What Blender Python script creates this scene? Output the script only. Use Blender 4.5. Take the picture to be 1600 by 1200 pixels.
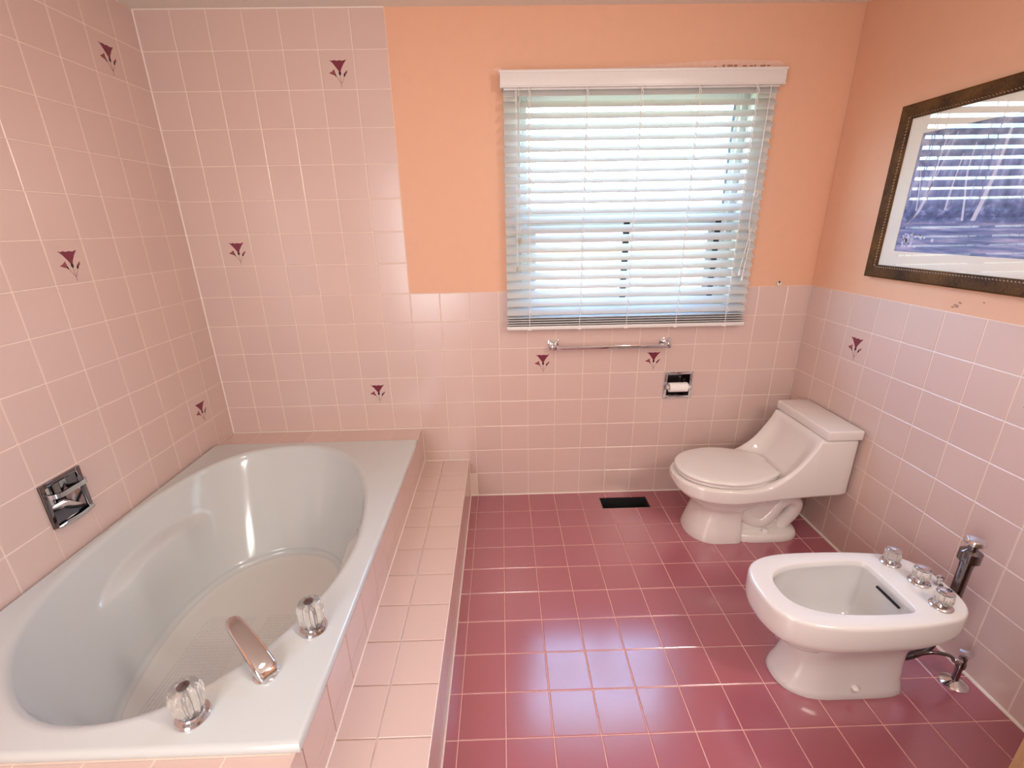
import bpy, bmesh, math, random
from mathutils import Vector, Matrix
random.seed(7)
C = bpy.context.scene.collection
for o in list(bpy.data.objects): bpy.data.objects.remove(o)
P = 0.1525                      # one wall tile pitch in metres; every coordinate below is in tiles
W = 20.81                       # room width, ceiling at 16, back wall at y = 0

# ------------------------------------------------------------------ camera
cam = bpy.data.cameras.new('camera'); camo = bpy.data.objects.new('camera', cam); C.objects.link(camo)
R3 = Matrix(((0.99956951, 0.0240449, -0.01681164), (-0.02379852, 0.32937427, -0.94389948), (-0.01715865, 0.94389323, 0.32980471)))
CAM = Vector((10.1401, -15.6563, 10.1309))
camo.matrix_world = Matrix.Translation(CAM * P) @ R3.to_4x4()
cam.sensor_width = 36; cam.lens = 709.856 / 1600 * 36; cam.clip_start = 0.02; cam.clip_end = 500
bpy.context.scene.camera = camo
# ------------------------------------------------------------------ world, lamps, exposure
sc = bpy.context.scene
sc.view_settings.view_transform = 'Standard'; sc.view_settings.look = 'None'
sc.view_settings.gamma = 1; sc.view_settings.use_curve_mapping = False
sc.view_settings.exposure = 0.43
w = bpy.data.worlds.new('sky'); sc.world = w; w.use_nodes = True
nt = w.node_tree; bg = nt.nodes['Background']
sky = nt.nodes.new('ShaderNodeTexSky'); sky.sky_type = 'NISHITA'; sky.sun_disc = False
sky.sun_elevation = math.radians(38); sky.sun_rotation = math.radians(200); sky.air_density = 1.0; sky.dust_density = 1.8
nt.links.new(sky.outputs[0], bg.inputs[0]); bg.inputs[1].default_value = 3.9
def area(name, loc, target, sx, sy, power, col, portal=False):
    l = bpy.data.lights.new(name, 'AREA'); l.shape = 'RECTANGLE'; l.size = sx; l.size_y = sy; l.energy = power; l.color = col
    o = bpy.data.objects.new(name, l); C.objects.link(o); o.location = Vector(loc) * P
    d = (Vector(target) - Vector(loc)).normalized(); o.rotation_euler = d.to_track_quat('-Z', 'Y').to_euler()
    if portal: l.cycles.is_portal = True
    return o
area('window_portal', (14.4, 1.1, 10.6), (14.4, -5, 10.6), 7.9 * P, 7.0 * P, 1, (1, 1, 1), True)
area('vanity_lamp', (20.2, -15.5, 13.2), (6, -12, 5), 0.12, 0.75, 22, (1.0, 0.92, 0.85))
area('overhead_fill', (10.5, -11.5, 15.75), (10.5, -11.5, 0), 0.32, 0.32, 5, (1.0, 0.97, 0.93))  # unseen overhead source, added as weak ambient fill
area('rear_fill', (5.5, -19.3, 8.5), (14, 0, 8), 0.8, 1.5, 20, (0.97, 0.98, 1.0))  # unseen fill added behind the camera to brighten back and right walls

# ------------------------------------------------------------------ materials
def mat(name, col, rough=0.5, metal=0.0, noise=0.0, nscale=60, bump=0.0, bscale=200, coat=0.0, rand=0.0, spec=0.5, crough=0.05):
    m = bpy.data.materials.new(name); m.use_nodes = True; t = m.node_tree; b = t.nodes['Principled BSDF']
    b.inputs['Roughness'].default_value = rough; b.inputs['Metallic'].default_value = metal
    b.inputs['Coat Weight'].default_value = coat; b.inputs['Coat Roughness'].default_value = crough
    b.inputs['Specular IOR Level'].default_value = spec; b.inputs['Coat IOR'].default_value = 1.75 if coat >= 1 else 1.5
    b.inputs['Base Color'].default_value = (*col, 1)
    tc = t.nodes.new('ShaderNodeTexCoord'); src = None
    if noise > 0 or rand > 0:
        hsv = t.nodes.new('ShaderNodeHueSaturation'); hsv.inputs['Color'].default_value = (*col, 1)
        ad = t.nodes.new('ShaderNodeMath'); ad.operation = 'MULTIPLY_ADD'; ad.inputs[1].default_value = noise * 2; ad.inputs[2].default_value = 1 - noise
        n = t.nodes.new('ShaderNodeTexNoise'); n.inputs['Scale'].default_value = nscale; n.inputs['Detail'].default_value = 4
        t.links.new(tc.outputs['Object'], n.inputs['Vector']); t.links.new(n.outputs[0], ad.inputs[0]); src = ad
        if rand > 0:
            oi = t.nodes.new('ShaderNodeObjectInfo'); a2 = t.nodes.new('ShaderNodeMath'); a2.operation = 'MULTIPLY_ADD'
            a2.inputs[1].default_value = rand * 2; a2.inputs[2].default_value = -rand
            a3 = t.nodes.new('ShaderNodeMath'); t.links.new(oi.outputs['Random'], a2.inputs[0]); t.links.new(a2.outputs[0], a3.inputs[0]); t.links.new(ad.outputs[0], a3.inputs[1]); src = a3
        t.links.new(src.outputs[0], hsv.inputs['Value']); t.links.new(hsv.outputs[0], b.inputs['Base Color'])
    if bump > 0:
        n2 = t.nodes.new('ShaderNodeTexNoise'); n2.inputs['Scale'].default_value = bscale; n2.inputs['Detail'].default_value = 3
        bp = t.nodes.new('ShaderNodeBump'); bp.inputs['Strength'].default_value = bump; bp.inputs['Distance'].default_value = 0.002
        t.links.new(tc.outputs['Object'], n2.inputs['Vector']); t.links.new(n2.outputs[0], bp.inputs['Height']); t.links.new(bp.outputs[0], b.inputs['Normal'])
    return m
def clearglass(name, tint=(1, 1, 1), base=0.0):
    m = bpy.data.materials.new(name); m.use_nodes = True; t = m.node_tree; t.nodes.clear()
    out = t.nodes.new('ShaderNodeOutputMaterial'); mx = t.nodes.new('ShaderNodeMixShader'); tr = t.nodes.new('ShaderNodeBsdfTransparent')
    gl = t.nodes.new('ShaderNodeBsdfGlossy'); gl.inputs['Roughness'].default_value = 0.0; tr.inputs[0].default_value = (*tint, 1)
    fr = t.nodes.new('ShaderNodeLayerWeight'); fr.inputs[0].default_value = 0.5; pw = t.nodes.new('ShaderNodeMath'); pw.operation = 'POWER'; pw.inputs[1].default_value = 5
    ml = t.nodes.new('ShaderNodeMath'); ml.operation = 'MULTIPLY_ADD'; ml.inputs[1].default_value = 0.95; ml.inputs[2].default_value = 0.04 + base
    t.links.new(fr.outputs['Facing'], pw.inputs[0]); t.links.new(pw.outputs[0], ml.inputs[0]); t.links.new(ml.outputs[0], mx.inputs[0]); t.links.new(tr.outputs[0], mx.inputs[1]); t.links.new(gl.outputs[0], mx.inputs[2]); t.links.new(mx.outputs[0], out.inputs[0])
    return m
M = dict(
    pink=mat('pink_glaze', (0.69, 0.505, 0.45), 0.3, noise=0.05, nscale=500, bump=0.05, bscale=25, rand=0.018, spec=0.8, coat=0.6, crough=0.2),
    grout=mat('peach_grout', (0.90, 0.74, 0.64), 0.85, noise=0.06, nscale=80, bump=0.3),
    red=mat('maroon_glaze', (0.39, 0.098, 0.130), 0.26, noise=0.05, nscale=400, bump=0.05, bscale=25, rand=0.02, spec=0.9, coat=1.0, crough=0.17),
    rgrout=mat('rose_grout', (0.80, 0.47, 0.42), 0.85, noise=0.06, nscale=80, bump=0.3),
    paint=mat('orange_paint', (0.80, 0.46, 0.305), 0.6, noise=0.03, nscale=20, bump=0.18, bscale=260),
    beige=mat('beige_paint', (0.66, 0.56, 0.47), 0.6),
    ceil=mat('cream_ceiling_paint', (0.80, 0.74, 0.65), 0.85, noise=0.03, bump=0.6, bscale=120),
    caulk=mat('white_caulk', (0.86, 0.74, 0.66), 0.5, bump=0.3, bscale=60),
    petal=mat('maroon_print', (0.20, 0.030, 0.055), 0.2), calyx=mat('dark_print', (0.03, 0.008, 0.016), 0.2), stem=mat('stem_print', (0.30, 0.16, 0.13), 0.25), bloom=mat('faded_print', (0.28, 0.065, 0.075), 0.2),
    tub=mat('grey_white_acrylic', (0.59, 0.61, 0.60), 0.12, coat=0.3),
    china=mat('pinkish_white_china', (0.80, 0.73, 0.69), 0.1, coat=0.4),
    bchina=mat('white_china', (0.76, 0.73, 0.71), 0.1, coat=0.4),
    lid=mat('white_plastic', (0.81, 0.75, 0.71), 0.15),
    chrome=mat('chrome', (0.66, 0.65, 0.67), 0.07, 1.0), dchrome=mat('dark_chrome', (0.22, 0.20, 0.21), 0.1, 1.0),
    rubber=mat('black_hose', (0.03, 0.018, 0.02), 0.4), black=mat('black_duct', (0.012, 0.010, 0.010), 0.8),
    white=mat('white_vinyl', (0.80, 0.79, 0.76), 0.35), cord=mat('white_cord', (0.82, 0.80, 0.76), 0.8), paper=mat('toilet_paper', (0.95, 0.92, 0.88), 0.95, bump=0.3),
    valance=mat('white_painted_wood', (0.80, 0.77, 0.74), 0.35, noise=0.03),
    wood=mat('tan_wood', (0.42, 0.24, 0.11), 0.5, noise=0.18, nscale=25, bump=0.2), stone=mat('counter_laminate', (0.75, 0.66, 0.56), 0.3, noise=0.1, nscale=60),
    mattb=mat('cream_mat_board', (0.86, 0.80, 0.71), 0.85), bead=mat('silver_bead', (0.50, 0.42, 0.34), 0.3, 0.7),
    brick=mat('outside_brick', (0.30, 0.17, 0.17), 0.9, noise=0.25, nscale=3), roof=mat('outside_shingle', (0.20, 0.145, 0.175), 0.9, noise=0.3, nscale=8),
    grass=mat('outside_lawn', (0.12, 0.2, 0.06), 0.95, noise=0.3, nscale=3), dark=mat('near_black', (0.03, 0.025, 0.03), 0.5),
    tassel=mat('tan_tassel', (0.50, 0.42, 0.30), 0.5), spackle=mat('pale_spackle', (0.84, 0.55, 0.44), 0.8, noise=0.1), stain=mat('brown_scuff', (0.45, 0.24, 0.17), 0.7),
    pglass=clearglass('picture_glass', base=-0.005), wglass=clearglass('window_glass', (0.95, 1.0, 1.0)),
)
def frame_mat():
    m = mat('brown_bark_frame', (0.13, 0.055, 0.02), 0.6, bump=0.0, spec=0.15); t = m.node_tree; b = t.nodes['Principled BSDF']
    tc = t.nodes.new('ShaderNodeTexCoord'); mp = t.nodes.new('ShaderNodeMapping'); mp.inputs['Scale'].default_value = (60, 60, 12)
    n = t.nodes.new('ShaderNodeTexNoise'); n.inputs['Scale'].default_value = 6; n.inputs['Detail'].default_value = 6
    n1 = t.nodes.new('ShaderNodeTexNoise'); n1.inputs['Scale'].default_value = 9
    cr = t.nodes.new('ShaderNodeValToRGB'); cr.color_ramp.elements[0].color = (0.022, 0.009, 0.004, 1); cr.color_ramp.elements[0].position = 0.35
    cr.color_ramp.elements[1].color = (0.21, 0.095, 0.025, 1); cr.color_ramp.elements[1].position = 0.75
    mm = t.nodes.new('ShaderNodeMath'); mm.operation = 'ADD'; hh = t.nodes.new('ShaderNodeMath'); hh.operation = 'MULTIPLY'; hh.inputs[1].default_value = 0.5
    t.links.new(tc.outputs['Object'], mp.inputs[0]); t.links.new(mp.outputs[0], n.inputs[0]); t.links.new(tc.outputs['Object'], n1.inputs[0])
    t.links.new(n.outputs[0], mm.inputs[0]); t.links.new(n1.outputs[0], mm.inputs[1]); t.links.new(mm.outputs[0], hh.inputs[0]); t.links.new(hh.outputs[0], cr.inputs[0]); t.links.new(cr.outputs[0], b.inputs['Base Color'])
    bp = t.nodes.new('ShaderNodeBump'); bp.inputs['Strength'].default_value = 0.5; bp.inputs['Distance'].default_value = 0.001
    t.links.new(n.outputs[0], bp.inputs['Height']); t.links.new(bp.outputs[0], b.inputs['Normal'])
    return m
M['frame'] = frame_mat()
def slat_mat():
    m = mat('white_slat', (0.66, 0.66, 0.645), 0.35); t = m.node_tree; b = t.nodes['Principled BSDF']; out = t.nodes['Material Output']
    tr = t.nodes.new('ShaderNodeBsdfTranslucent'); tr.inputs[0].default_value = (0.75, 0.80, 0.82, 1); mx = t.nodes.new('ShaderNodeMixShader'); mx.inputs[0].default_value = 0.08
    t.links.new(b.outputs[0], mx.inputs[1]); t.links.new(tr.outputs[0], mx.inputs[2]); t.links.new(mx.outputs[0], out.inputs[0])
    return m
M['slat'] = slat_mat()
def acrylic():
    m = mat('clear_acrylic', (0.97, 0.95, 0.90), 0.06); b = m.node_tree.nodes['Principled BSDF']; b.inputs['Transmission Weight'].default_value = 0.8; b.inputs['IOR'].default_value = 1.47
    return m
M['acrylic'] = acrylic()
def tubfloor():
    m = mat('acrylic_grip_floor', (0.68, 0.67, 0.63), 0.25); t = m.node_tree; b = t.nodes['Principled BSDF']
    tc = t.nodes.new('ShaderNodeTexCoord'); mp = t.nodes.new('ShaderNodeMapping'); mp.inputs['Rotation'].default_value = (0, 0, 0); mp.inputs['Scale'].default_value = (1, 1, 1)
    v = t.nodes.new('ShaderNodeTexVoronoi'); v.inputs['Scale'].default_value = 75; v.inputs['Randomness'].default_value = 0.0
    sx = t.nodes.new('ShaderNodeSeparateXYZ')
    def band(sock, a, c):
        g = t.nodes.new('ShaderNodeMath'); g.operation = 'GREATER_THAN'; g.inputs[1].default_value = a; l = t.nodes.new('ShaderNodeMath'); l.operation = 'LESS_THAN'; l.inputs[1].default_value = c
        t.links.new(sock, g.inputs[0]); t.links.new(sock, l.inputs[0]); k = t.nodes.new('ShaderNodeMath'); k.operation = 'MULTIPLY'; t.links.new(g.outputs[0], k.inputs[0]); t.links.new(l.outputs[0], k.inputs[1]); return k
    t.links.new(tc.outputs['Object'], sx.inputs[0]); t.links.new(tc.outputs['Object'], v.inputs[0])
    a = band(sx.outputs[0], (2.15 - 3.5) * P, (3.4 - 3.5) * P); c = band(sx.outputs[0], (3.7 - 3.5) * P, (4.85 - 3.5) * P); yb = band(sx.outputs[1], (-8.75 + 6.2) * P, (-6.08 + 6.2) * P)
    s = t.nodes.new('ShaderNodeMath'); t.links.new(a.outputs[0], s.inputs[0]); t.links.new(c.outputs[0], s.inputs[1])
    k = t.nodes.new('ShaderNodeMath'); k.operation = 'MULTIPLY'; t.links.new(s.outputs[0], k.inputs[0]); t.links.new(yb.outputs[0], k.inputs[1])
    k2 = t.nodes.new('ShaderNodeMath'); k2.operation = 'MULTIPLY'; t.links.new(k.outputs[0], k2.inputs[0]); t.links.new(v.outputs[0], k2.inputs[1])
    bp = t.nodes.new('ShaderNodeBump'); bp.inputs['Strength'].default_value = 1.0; bp.inputs['Distance'].default_value = 0.006; bp.invert = True
    t.links.new(k2.outputs[0], bp.inputs['Height']); t.links.new(bp.outputs[0], b.inputs['Normal'])
    return m
M['grip'] = tubfloor()
def print_mat():
    m = mat('blue_landscape_print', (0.3, 0.35, 0.6), 0.7); t = m.node_tree; b = t.nodes['Principled BSDF']
    tc = t.nodes.new('ShaderNodeTexCoord'); sx = t.nodes.new('ShaderNodeSeparateXYZ'); t.links.new(tc.outputs['Generated'], sx.inputs[0])
    def noise(sc, loc=(0, 0, 0)):
        mp = t.nodes.new('ShaderNodeMapping'); mp.inputs['Scale'].default_value = sc; mp.inputs['Location'].default_value = loc
        n = t.nodes.new('ShaderNodeTexNoise'); n.inputs['Scale'].default_value = 1; n.inputs['Detail'].default_value = 6; n.inputs['Roughness'].default_value = 0.6
        t.links.new(tc.outputs['Generated'], mp.inputs[0]); t.links.new(mp.outputs[0], n.inputs[0]); return n.outputs[0]
    def ramp(s, els):
        cr = t.nodes.new('ShaderNodeValToRGB'); t.links.new(s, cr.inputs[0]); e = cr.color_ramp.elements
        e[0].position = els[0][0]; e[0].color = (*els[0][1], 1); e[1].position = els[-1][0]; e[1].color = (*els[-1][1], 1)
        for p_, c_ in els[1:-1]: x = e.new(p_); x.color = (*c_, 1)
        return cr.outputs[0]
    def mix(f, a, c):
        x = t.nodes.new('ShaderNodeMix'); x.data_type = 'RGBA'; t.links.new(f, x.inputs[0]); t.links.new(a, x.inputs[6]); t.links.new(c, x.inputs[7]); return x.outputs[2]
    trees = ramp(noise((1, 22, 3.0)), [(0.3, (0.05, 0.06, 0.17)), (0.5, (0.22, 0.24, 0.50)), (0.62, (0.50, 0.50, 0.74)), (0.75, (0.72, 0.68, 0.82))])
    crown = ramp(noise((1, 9, 8), (3, 1, 0)), [(0.35, (0.09, 0.10, 0.22)), (0.52, (0.26, 0.28, 0.45)), (0.7, (0.68, 0.64, 0.72))])
    bush = ramp(noise((1, 20, 18), (0, 5, 2)), [(0.35, (0.03, 0.04, 0.13)), (0.55, (0.13, 0.15, 0.38)), (0.72, (0.45, 0.47, 0.72))])
    water = ramp(noise((1, 4, 30), (0, 2, 7)), [(0.3, (0.06, 0.09, 0.25)), (0.5, (0.22, 0.25, 0.50)), (0.65, (0.50, 0.45, 0.66)), (0.8, (0.72, 0.66, 0.78))])
    def step(a, c):
        r = t.nodes.new('ShaderNodeMapRange'); r.interpolation_type = 'SMOOTHSTEP'; r.inputs[1].default_value = a; r.inputs[2].default_value = c; t.links.new(sx.outputs[2], r.inputs[0]); return r.outputs[0]
    col = mix(step(0.22, 0.30), water, bush); col = mix(step(0.34, 0.46), col, trees); col = mix(step(0.68, 0.82), col, crown)
    t.links.new(col, b.inputs['Base Color'])
    return m
M['print'] = print_mat(); M['ppale'] = mat('pale_print_ink', (0.66, 0.63, 0.80), 0.7)

# ------------------------------------------------------------------ helpers
def finish(bm, smooth=None):
    bmesh.ops.remove_doubles(bm, verts=bm.verts, dist=1e-6)
    bmesh.ops.recalc_face_normals(bm, faces=bm.faces)
    if smooth is not None:
        for f in bm.faces: f.smooth = True
        th = math.radians(smooth)
        for e in bm.edges: e.smooth = not (len(e.link_faces) == 2 and e.calc_face_angle(0) > th)
def obj(name, bm, m, parent=None, smooth=None, origin=None, recalc=True):
    """bm in absolute tile coordinates -> object, local to its parent's origin (or to origin)"""
    if recalc: finish(bm, smooth)
    o0 = Vector(origin) if origin is not None else (Vector(parent['_o']) if parent is not None and '_o' in parent else Vector((0, 0, 0)))
    for v in bm.verts: v.co = (v.co - o0) * P
    me = bpy.data.meshes.new(name); bm.to_mesh(me); bm.free()
    for mm in (m if isinstance(m, (list, tuple)) else [m]): me.materials.append(mm)
    o = bpy.data.objects.new(name, me); C.objects.link(o)
    if parent is not None:
        o.parent = parent; po = Vector(parent['_o']) if '_o' in parent else Vector((0, 0, 0)); o.location = (o0 - po) * P
    else: o.location = o0 * P
    o['_o'] = list(o0)
    return o
def thing(name, label, cat, loc, group=None):
    o = bpy.data.objects.new(name, None); C.objects.link(o); o.location = Vector(loc) * P; o.empty_display_size = 0.05
    o['_o'] = list(loc); o['label'] = label; o['category'] = cat
    if group: o['group'] = group
    return o
def tag(o, label, cat, group=None):
    o['label'] = label; o['category'] = cat
    if group: o['group'] = group
    return o
def struct(o): o['kind'] = 'structure'; return o
def box(bm, x0, x1, y0, y1, z0, z1, bev=0.0, mi=0, seg=2):
    b2 = bmesh.new(); r = bmesh.ops.create_cube(b2, size=1)
    for v in b2.verts: v.co = Vector(((x0 + x1) / 2 + v.co.x * (x1 - x0), (y0 + y1) / 2 + v.co.y * (y1 - y0), (z0 + z1) / 2 + v.co.z * (z1 - z0)))
    if bev > 0: bmesh.ops.bevel(b2, geom=b2.edges[:], offset=bev, segments=seg, profile=0.5, affect='EDGES')
    for f in b2.faces: f.material_index = mi
    me = bpy.data.meshes.new('t'); b2.to_mesh(me); b2.free(); n = len(bm.faces); bm.from_mesh(me); bpy.data.meshes.remove(me)
    return bm
def bx(*a, **k): bm = bmesh.new(); box(bm, *a, **k); return bm
def loft(bm, loops, cap0=True, cap1=True, mi=0, closed=True):
    vs = [[bm.verts.new(p) for p in L] for L in loops]; n = len(vs[0])
    for a, b in zip(vs, vs[1:]):
        for i in range(n if closed else n - 1):
            j = (i + 1) % n
            f = bm.faces.new((a[i], a[j], b[j], b[i])); f.material_index = mi
    if cap0: bm.faces.new(vs[0]).material_index = mi
    if cap1: bm.faces.new(vs[-1][::-1]).material_index = mi
    return bm
def tube(bm, pts, r, n=12, mi=0, caps=True):
    pts = [Vector(p) for p in pts]; loops = []; up = None
    rs = r if isinstance(r, (list, tuple)) else [r] * len(pts)
    for i, p in enumerate(pts):
        d = (pts[min(i + 1, len(pts) - 1)] - pts[max(i - 1, 0)]).normalized()
        if up is None: up = Vector((0, 0, 1)) if abs(d.z) < 0.9 else Vector((1, 0, 0))
        a = d.cross(up).normalized(); up = a.cross(d).normalized()
        loops.append([p + (a * math.cos(2 * math.pi * k / n) + up * math.sin(2 * math.pi * k / n)) * rs[i] for k in range(n)])
    return loft(bm, loops, caps, caps, mi)
def lathe(bm, c, prof, n=32, axis='Z', mi=0, flute=None, caps=True):
    """prof: (radius, height) list; flute(a, h) -> radius factor"""
    loops = []; c = Vector(c)
    for r, h in prof:
        L = []
        for k in range(n):
            a = 2 * math.pi * k / n; rr = max(r, 1e-4) * (flute(a, h) if flute else 1)
            x, y = rr * math.cos(a), rr * math.sin(a)
            L.append(c + (Vector((x, y, h)) if axis == 'Z' else Vector((h, x, y)) if axis == 'X' else Vector((x, h, y))))
        loops.append(L)
    return loft(bm, loops, caps, caps, mi)
def spline(pts, n=8):
    out = []; q = [pts[0]] + list(pts) + [pts[-1]]
    for i in range(1, len(q) - 2):
        p0, p1, p2, p3 = [Vector(v) for v in q[i - 1:i + 3]]
        for k in range(n):
            s = k / n; out.append(0.5 * ((2 * p1) + (p2 - p0) * s + (2 * p0 - 5 * p1 + 4 * p2 - p3) * s * s + (3 * p1 - p0 - 3 * p2 + p3) * s ** 3))
    out.append(Vector(q[-1])); return out
def closed_spline(pts, n=8):
    out = []; m = len(pts)
    for i in range(m):
        p0, p1, p2, p3 = [Vector(pts[(i + d) % m]) for d in (-1, 0, 1, 2)]
        for k in range(n):
            s = k / n; out.append(0.5 * ((2 * p1) + (p2 - p0) * s + (2 * p0 - 5 * p1 + 4 * p2 - p3) * s * s + (3 * p1 - p0 - 3 * p2 + p3) * s ** 3))
    return out
def ray_radius(poly, c, a):
    d = Vector((math.cos(a), math.sin(a))); best = None; m = len(poly)
    for i in range(m):
        p = Vector(poly[i][:2]) - c; q = Vector(poly[(i + 1) % m][:2]) - c; e = q - p
        den = d.x * e.y - d.y * e.x
        if abs(den) < 1e-12: continue
        t_ = (p.x * e.y - p.y * e.x) / den; s = (p.x * d.y - p.y * d.x) / den
        if t_ > 0 and -1e-9 <= s <= 1 + 1e-9 and (best is None or t_ > best): best = t_
    return best or 0.01
def sym(half, yc, n=8):
    """half outline [(x, halfwidth)] front tip to rear -> closed 2D outline about y = yc"""
    h = spline([Vector(p) for p in half], n)
    return [Vector((p.x, yc - max(p.y, 0))) for p in h] + [Vector((p.x, yc + max(p.y, 0))) for p in h[-2:0:-1]]
def polar(poly, c, angs): return [ray_radius(poly, Vector(c), a) for a in angs]
def ringpts(c, angs, rad, z): return [Vector((c[0] + r * math.cos(a), c[1] + r * math.sin(a), z)) for a, r in zip(angs, rad)]

# surfaces: basis (U, V, N) and map (u, v, n) -> world tiles
SURF = dict(back=lambda u, v, n: Vector((u, -n, v)), left=lambda u, v, n: Vector((n, -u, v)), right=lambda u, v, n: Vector((W - n, -u, v)),
            up=lambda u, v, n: Vector((u, -v, n)), side=lambda u, v, n: Vector((n, -u, v)))
def plate(surf, u0, u1, v0, v1, n0, n1, holes=(), cham=0.0, regions=None, origin=None):
    """a slab with rectangular holes; regions: list of (u0,u1,v0,v1,mat index) for the front faces; thickness n0 (back) .. n1 (front)"""
    f = SURF[surf]; bm = bmesh.new()
    if not holes and not regions:
        c = cham
        back = [(u0, v0), (u1, v0), (u1, v1), (u0, v1)]; fr = [(u0 + c, v0 + c), (u1 - c, v0 + c), (u1 - c, v1 - c), (u0 + c, v1 - c)]
        L = [[f(u, v, n0) for u, v in back], [f(u, v, n1 - c * .7) for u, v in back]]
        if c > 0: L.append([f(u, v, n1) for u, v in fr])
        return loft(bm, L)
    us = sorted({u0, u1, *[x for h in holes for x in h[:2] if u0 < x < u1], *[x for h in (regions or ()) for x in h[:2] if u0 < x < u1]})
    vs = sorted({v0, v1, *[x for h in holes for x in h[2:4] if v0 < x < v1], *[x for h in (regions or ()) for x in h[2:4] if v0 < x < v1]})
    solid = {}
    for i in range(len(us) - 1):
        for j in range(len(vs) - 1):
            uc, vc = (us[i] + us[i + 1]) / 2, (vs[j] + vs[j + 1]) / 2
            if not any(h[0] < uc < h[1] and h[2] < vc < h[3] for h in holes):
                mi = 0
                for r in (regions or ()):
                    if r[0] < uc < r[1] and r[2] < vc < r[3]: mi = r[4]
                solid[i, j] = mi
    cache = {}
    def V(i, j, n):
        k = (i, j, n)
        if k not in cache: cache[k] = bm.verts.new(f(us[i], vs[j], n))
        return cache[k]
    for (i, j), mi in solid.items():
        bm.faces.new((V(i, j, n1), V(i + 1, j, n1), V(i + 1, j + 1, n1), V(i, j + 1, n1))).material_index = mi
        bm.faces.new((V(i, j, n0), V(i, j + 1, n0), V(i + 1, j + 1, n0), V(i + 1, j, n0)))
        for (di, dj, a, b) in ((-1, 0, (i, j), (i, j + 1)), (1, 0, (i + 1, j), (i + 1, j + 1)), (0, -1, (i, j), (i + 1, j)), (0, 1, (i, j + 1), (i + 1, j + 1))):
            if (i + di, j + dj) not in solid: bm.faces.new((V(*a, n0), V(*b, n0), V(*b, n1), V(*a, n1))).material_index = mi
    return bm
def seen(p):
    d = R3.transposed() @ (Vector(p) - CAM)
    if d.z > -0.05: return False
    x = 800 + 709.86 * d.x / -d.z; y = 600 - 709.86 * d.y / -d.z
    return -60 < x < 1660 and -60 < y < 1260
cache = {}
G = 0.011   # half grout joint
def tiles(parent, surf, us, vs, off, m, cuts=(), skip=lambda u, v: False, flowers=(), pre=''):
    """individual tiles between successive grid lines us x vs; front face at n = off"""
    rest = bmesh.new(); f = SURF[surf]
    for i in range(len(us) - 1):
        for j in range(len(vs) - 1):
            u0, u1, v0, v1 = us[i] + G, us[i + 1] - G, vs[j] + G, vs[j + 1] - G
            if u1 - u0 < 0.02 or v1 - v0 < 0.02 or skip((u0 + u1) / 2, (v0 + v1) / 2): continue
            uc, vc = (u0 + u1) / 2, (v0 + v1) / 2; c = f(uc, vc, off)
            ch = [h for h in cuts if h[0] < u1 and h[1] > u0 and h[2] < v1 and h[3] > v0]
            if any(h[0] <= u0 and h[1] >= u1 and h[2] <= v0 and h[3] >= v1 for h in ch): continue
            if not any(seen(f(a, b_, off)) for a in (u0, u1) for b_ in (v0, v1)):
                p2 = plate(surf, u0, u1, v0, v1, off - 0.05, off, ch, 0.012); me = bpy.data.meshes.new('t'); p2.to_mesh(me); p2.free(); rest.from_mesh(me); bpy.data.meshes.remove(me); continue
            key = (surf, round(u1 - u0, 4), round(v1 - v0, 4), m.name)
            if ch or key not in cache:
                o = obj('tile', plate(surf, u0, u1, v0, v1, off - 0.05, off, ch, 0.012), m, parent, origin=c)
                if not ch: cache[key] = o.data
            else:
                o = bpy.data.objects.new('tile', cache[key]); C.objects.link(o); o.parent = parent; o.location = (c - Vector(parent['_o'])) * P; o['_o'] = list(c)
            if not ch:
                e = [random.gauss(0, 0.0014) for _ in range(3)]
                o.rotation_euler = (e[0] if surf != 'left' and surf != 'right' and surf != 'side' else 0, e[1] if surf not in ('back',) else 0, e[2] if surf != 'up' else 0)
            if (math.floor(uc + 0.09), math.floor(vc)) in flowers:
                flower(o, surf, u0, v0, off, key)
                o['label'] = 'tile printed with a maroon trumpet flower'
    if len(rest.verts):
        r = obj('tile_field', rest, m, parent); r['kind'] = 'stuff'
    else: rest.free()
FL = [([(.28, .76), (.36, .735), (.42, .755), (.5, .735), (.58, .75), (.67, .735), (.79, .765), (.70, .66), (.62, .54), (.585, .46), (.53, .46), (.47, .55), (.38, .67)], 0),
      ([(.53, .46), (.585, .46), (.595, .40), (.555, .34), (.52, .40)], 1),
      ([(.23, .42), (.32, .46), (.40, .52), (.415, .44), (.44, .37), (.36, .37)], 3), ([(.415, .41), (.455, .32), (.42, .33), (.39, .38)], 1),
      ([(.79, .50), (.775, .42), (.72, .38), (.68, .41)], 3), ([(.68, .41), (.73, .385), (.70, .33), (.655, .33)], 1),
      ([(.55, .35), (.56, .35), (.575, .05), (.563, .05)], 2), ([(.44, .33), (.45, .335), (.565, .15), (.557, .14)], 2), ([(.68, .33), (.69, .335), (.585, .14), (.578, .15)], 2)]
def flower(tile, surf, u0, v0, off, key):
    f = SURF[surf]; bm = bmesh.new()
    for poly, mi in FL:
        q = [(1 - a if surf in ('left', 'right') and surf == 'left' else a, b_) for a, b_ in poly]
        # u grows away from the corner: left wall u runs right-to-left in view, so mirror it
        top = [bm.verts.new(f(u0 + a * .97, v0 + b_ * .97, off + 0.003)) for a, b_ in q]; bot = [bm.verts.new(f(u0 + a * .97, v0 + b_ * .97, off - 0.004)) for a, b_ in q]
        bm.faces.new(top).material_index = mi; n = len(q)
        for k in range(n): bm.faces.new((top[k], top[(k + 1) % n], bot[(k + 1) % n], bot[k])).material_index = mi
    obj('flower_print', bm, [M['petal'], M['calyx'], M['stem'], M['bloom']], tile)

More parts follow.
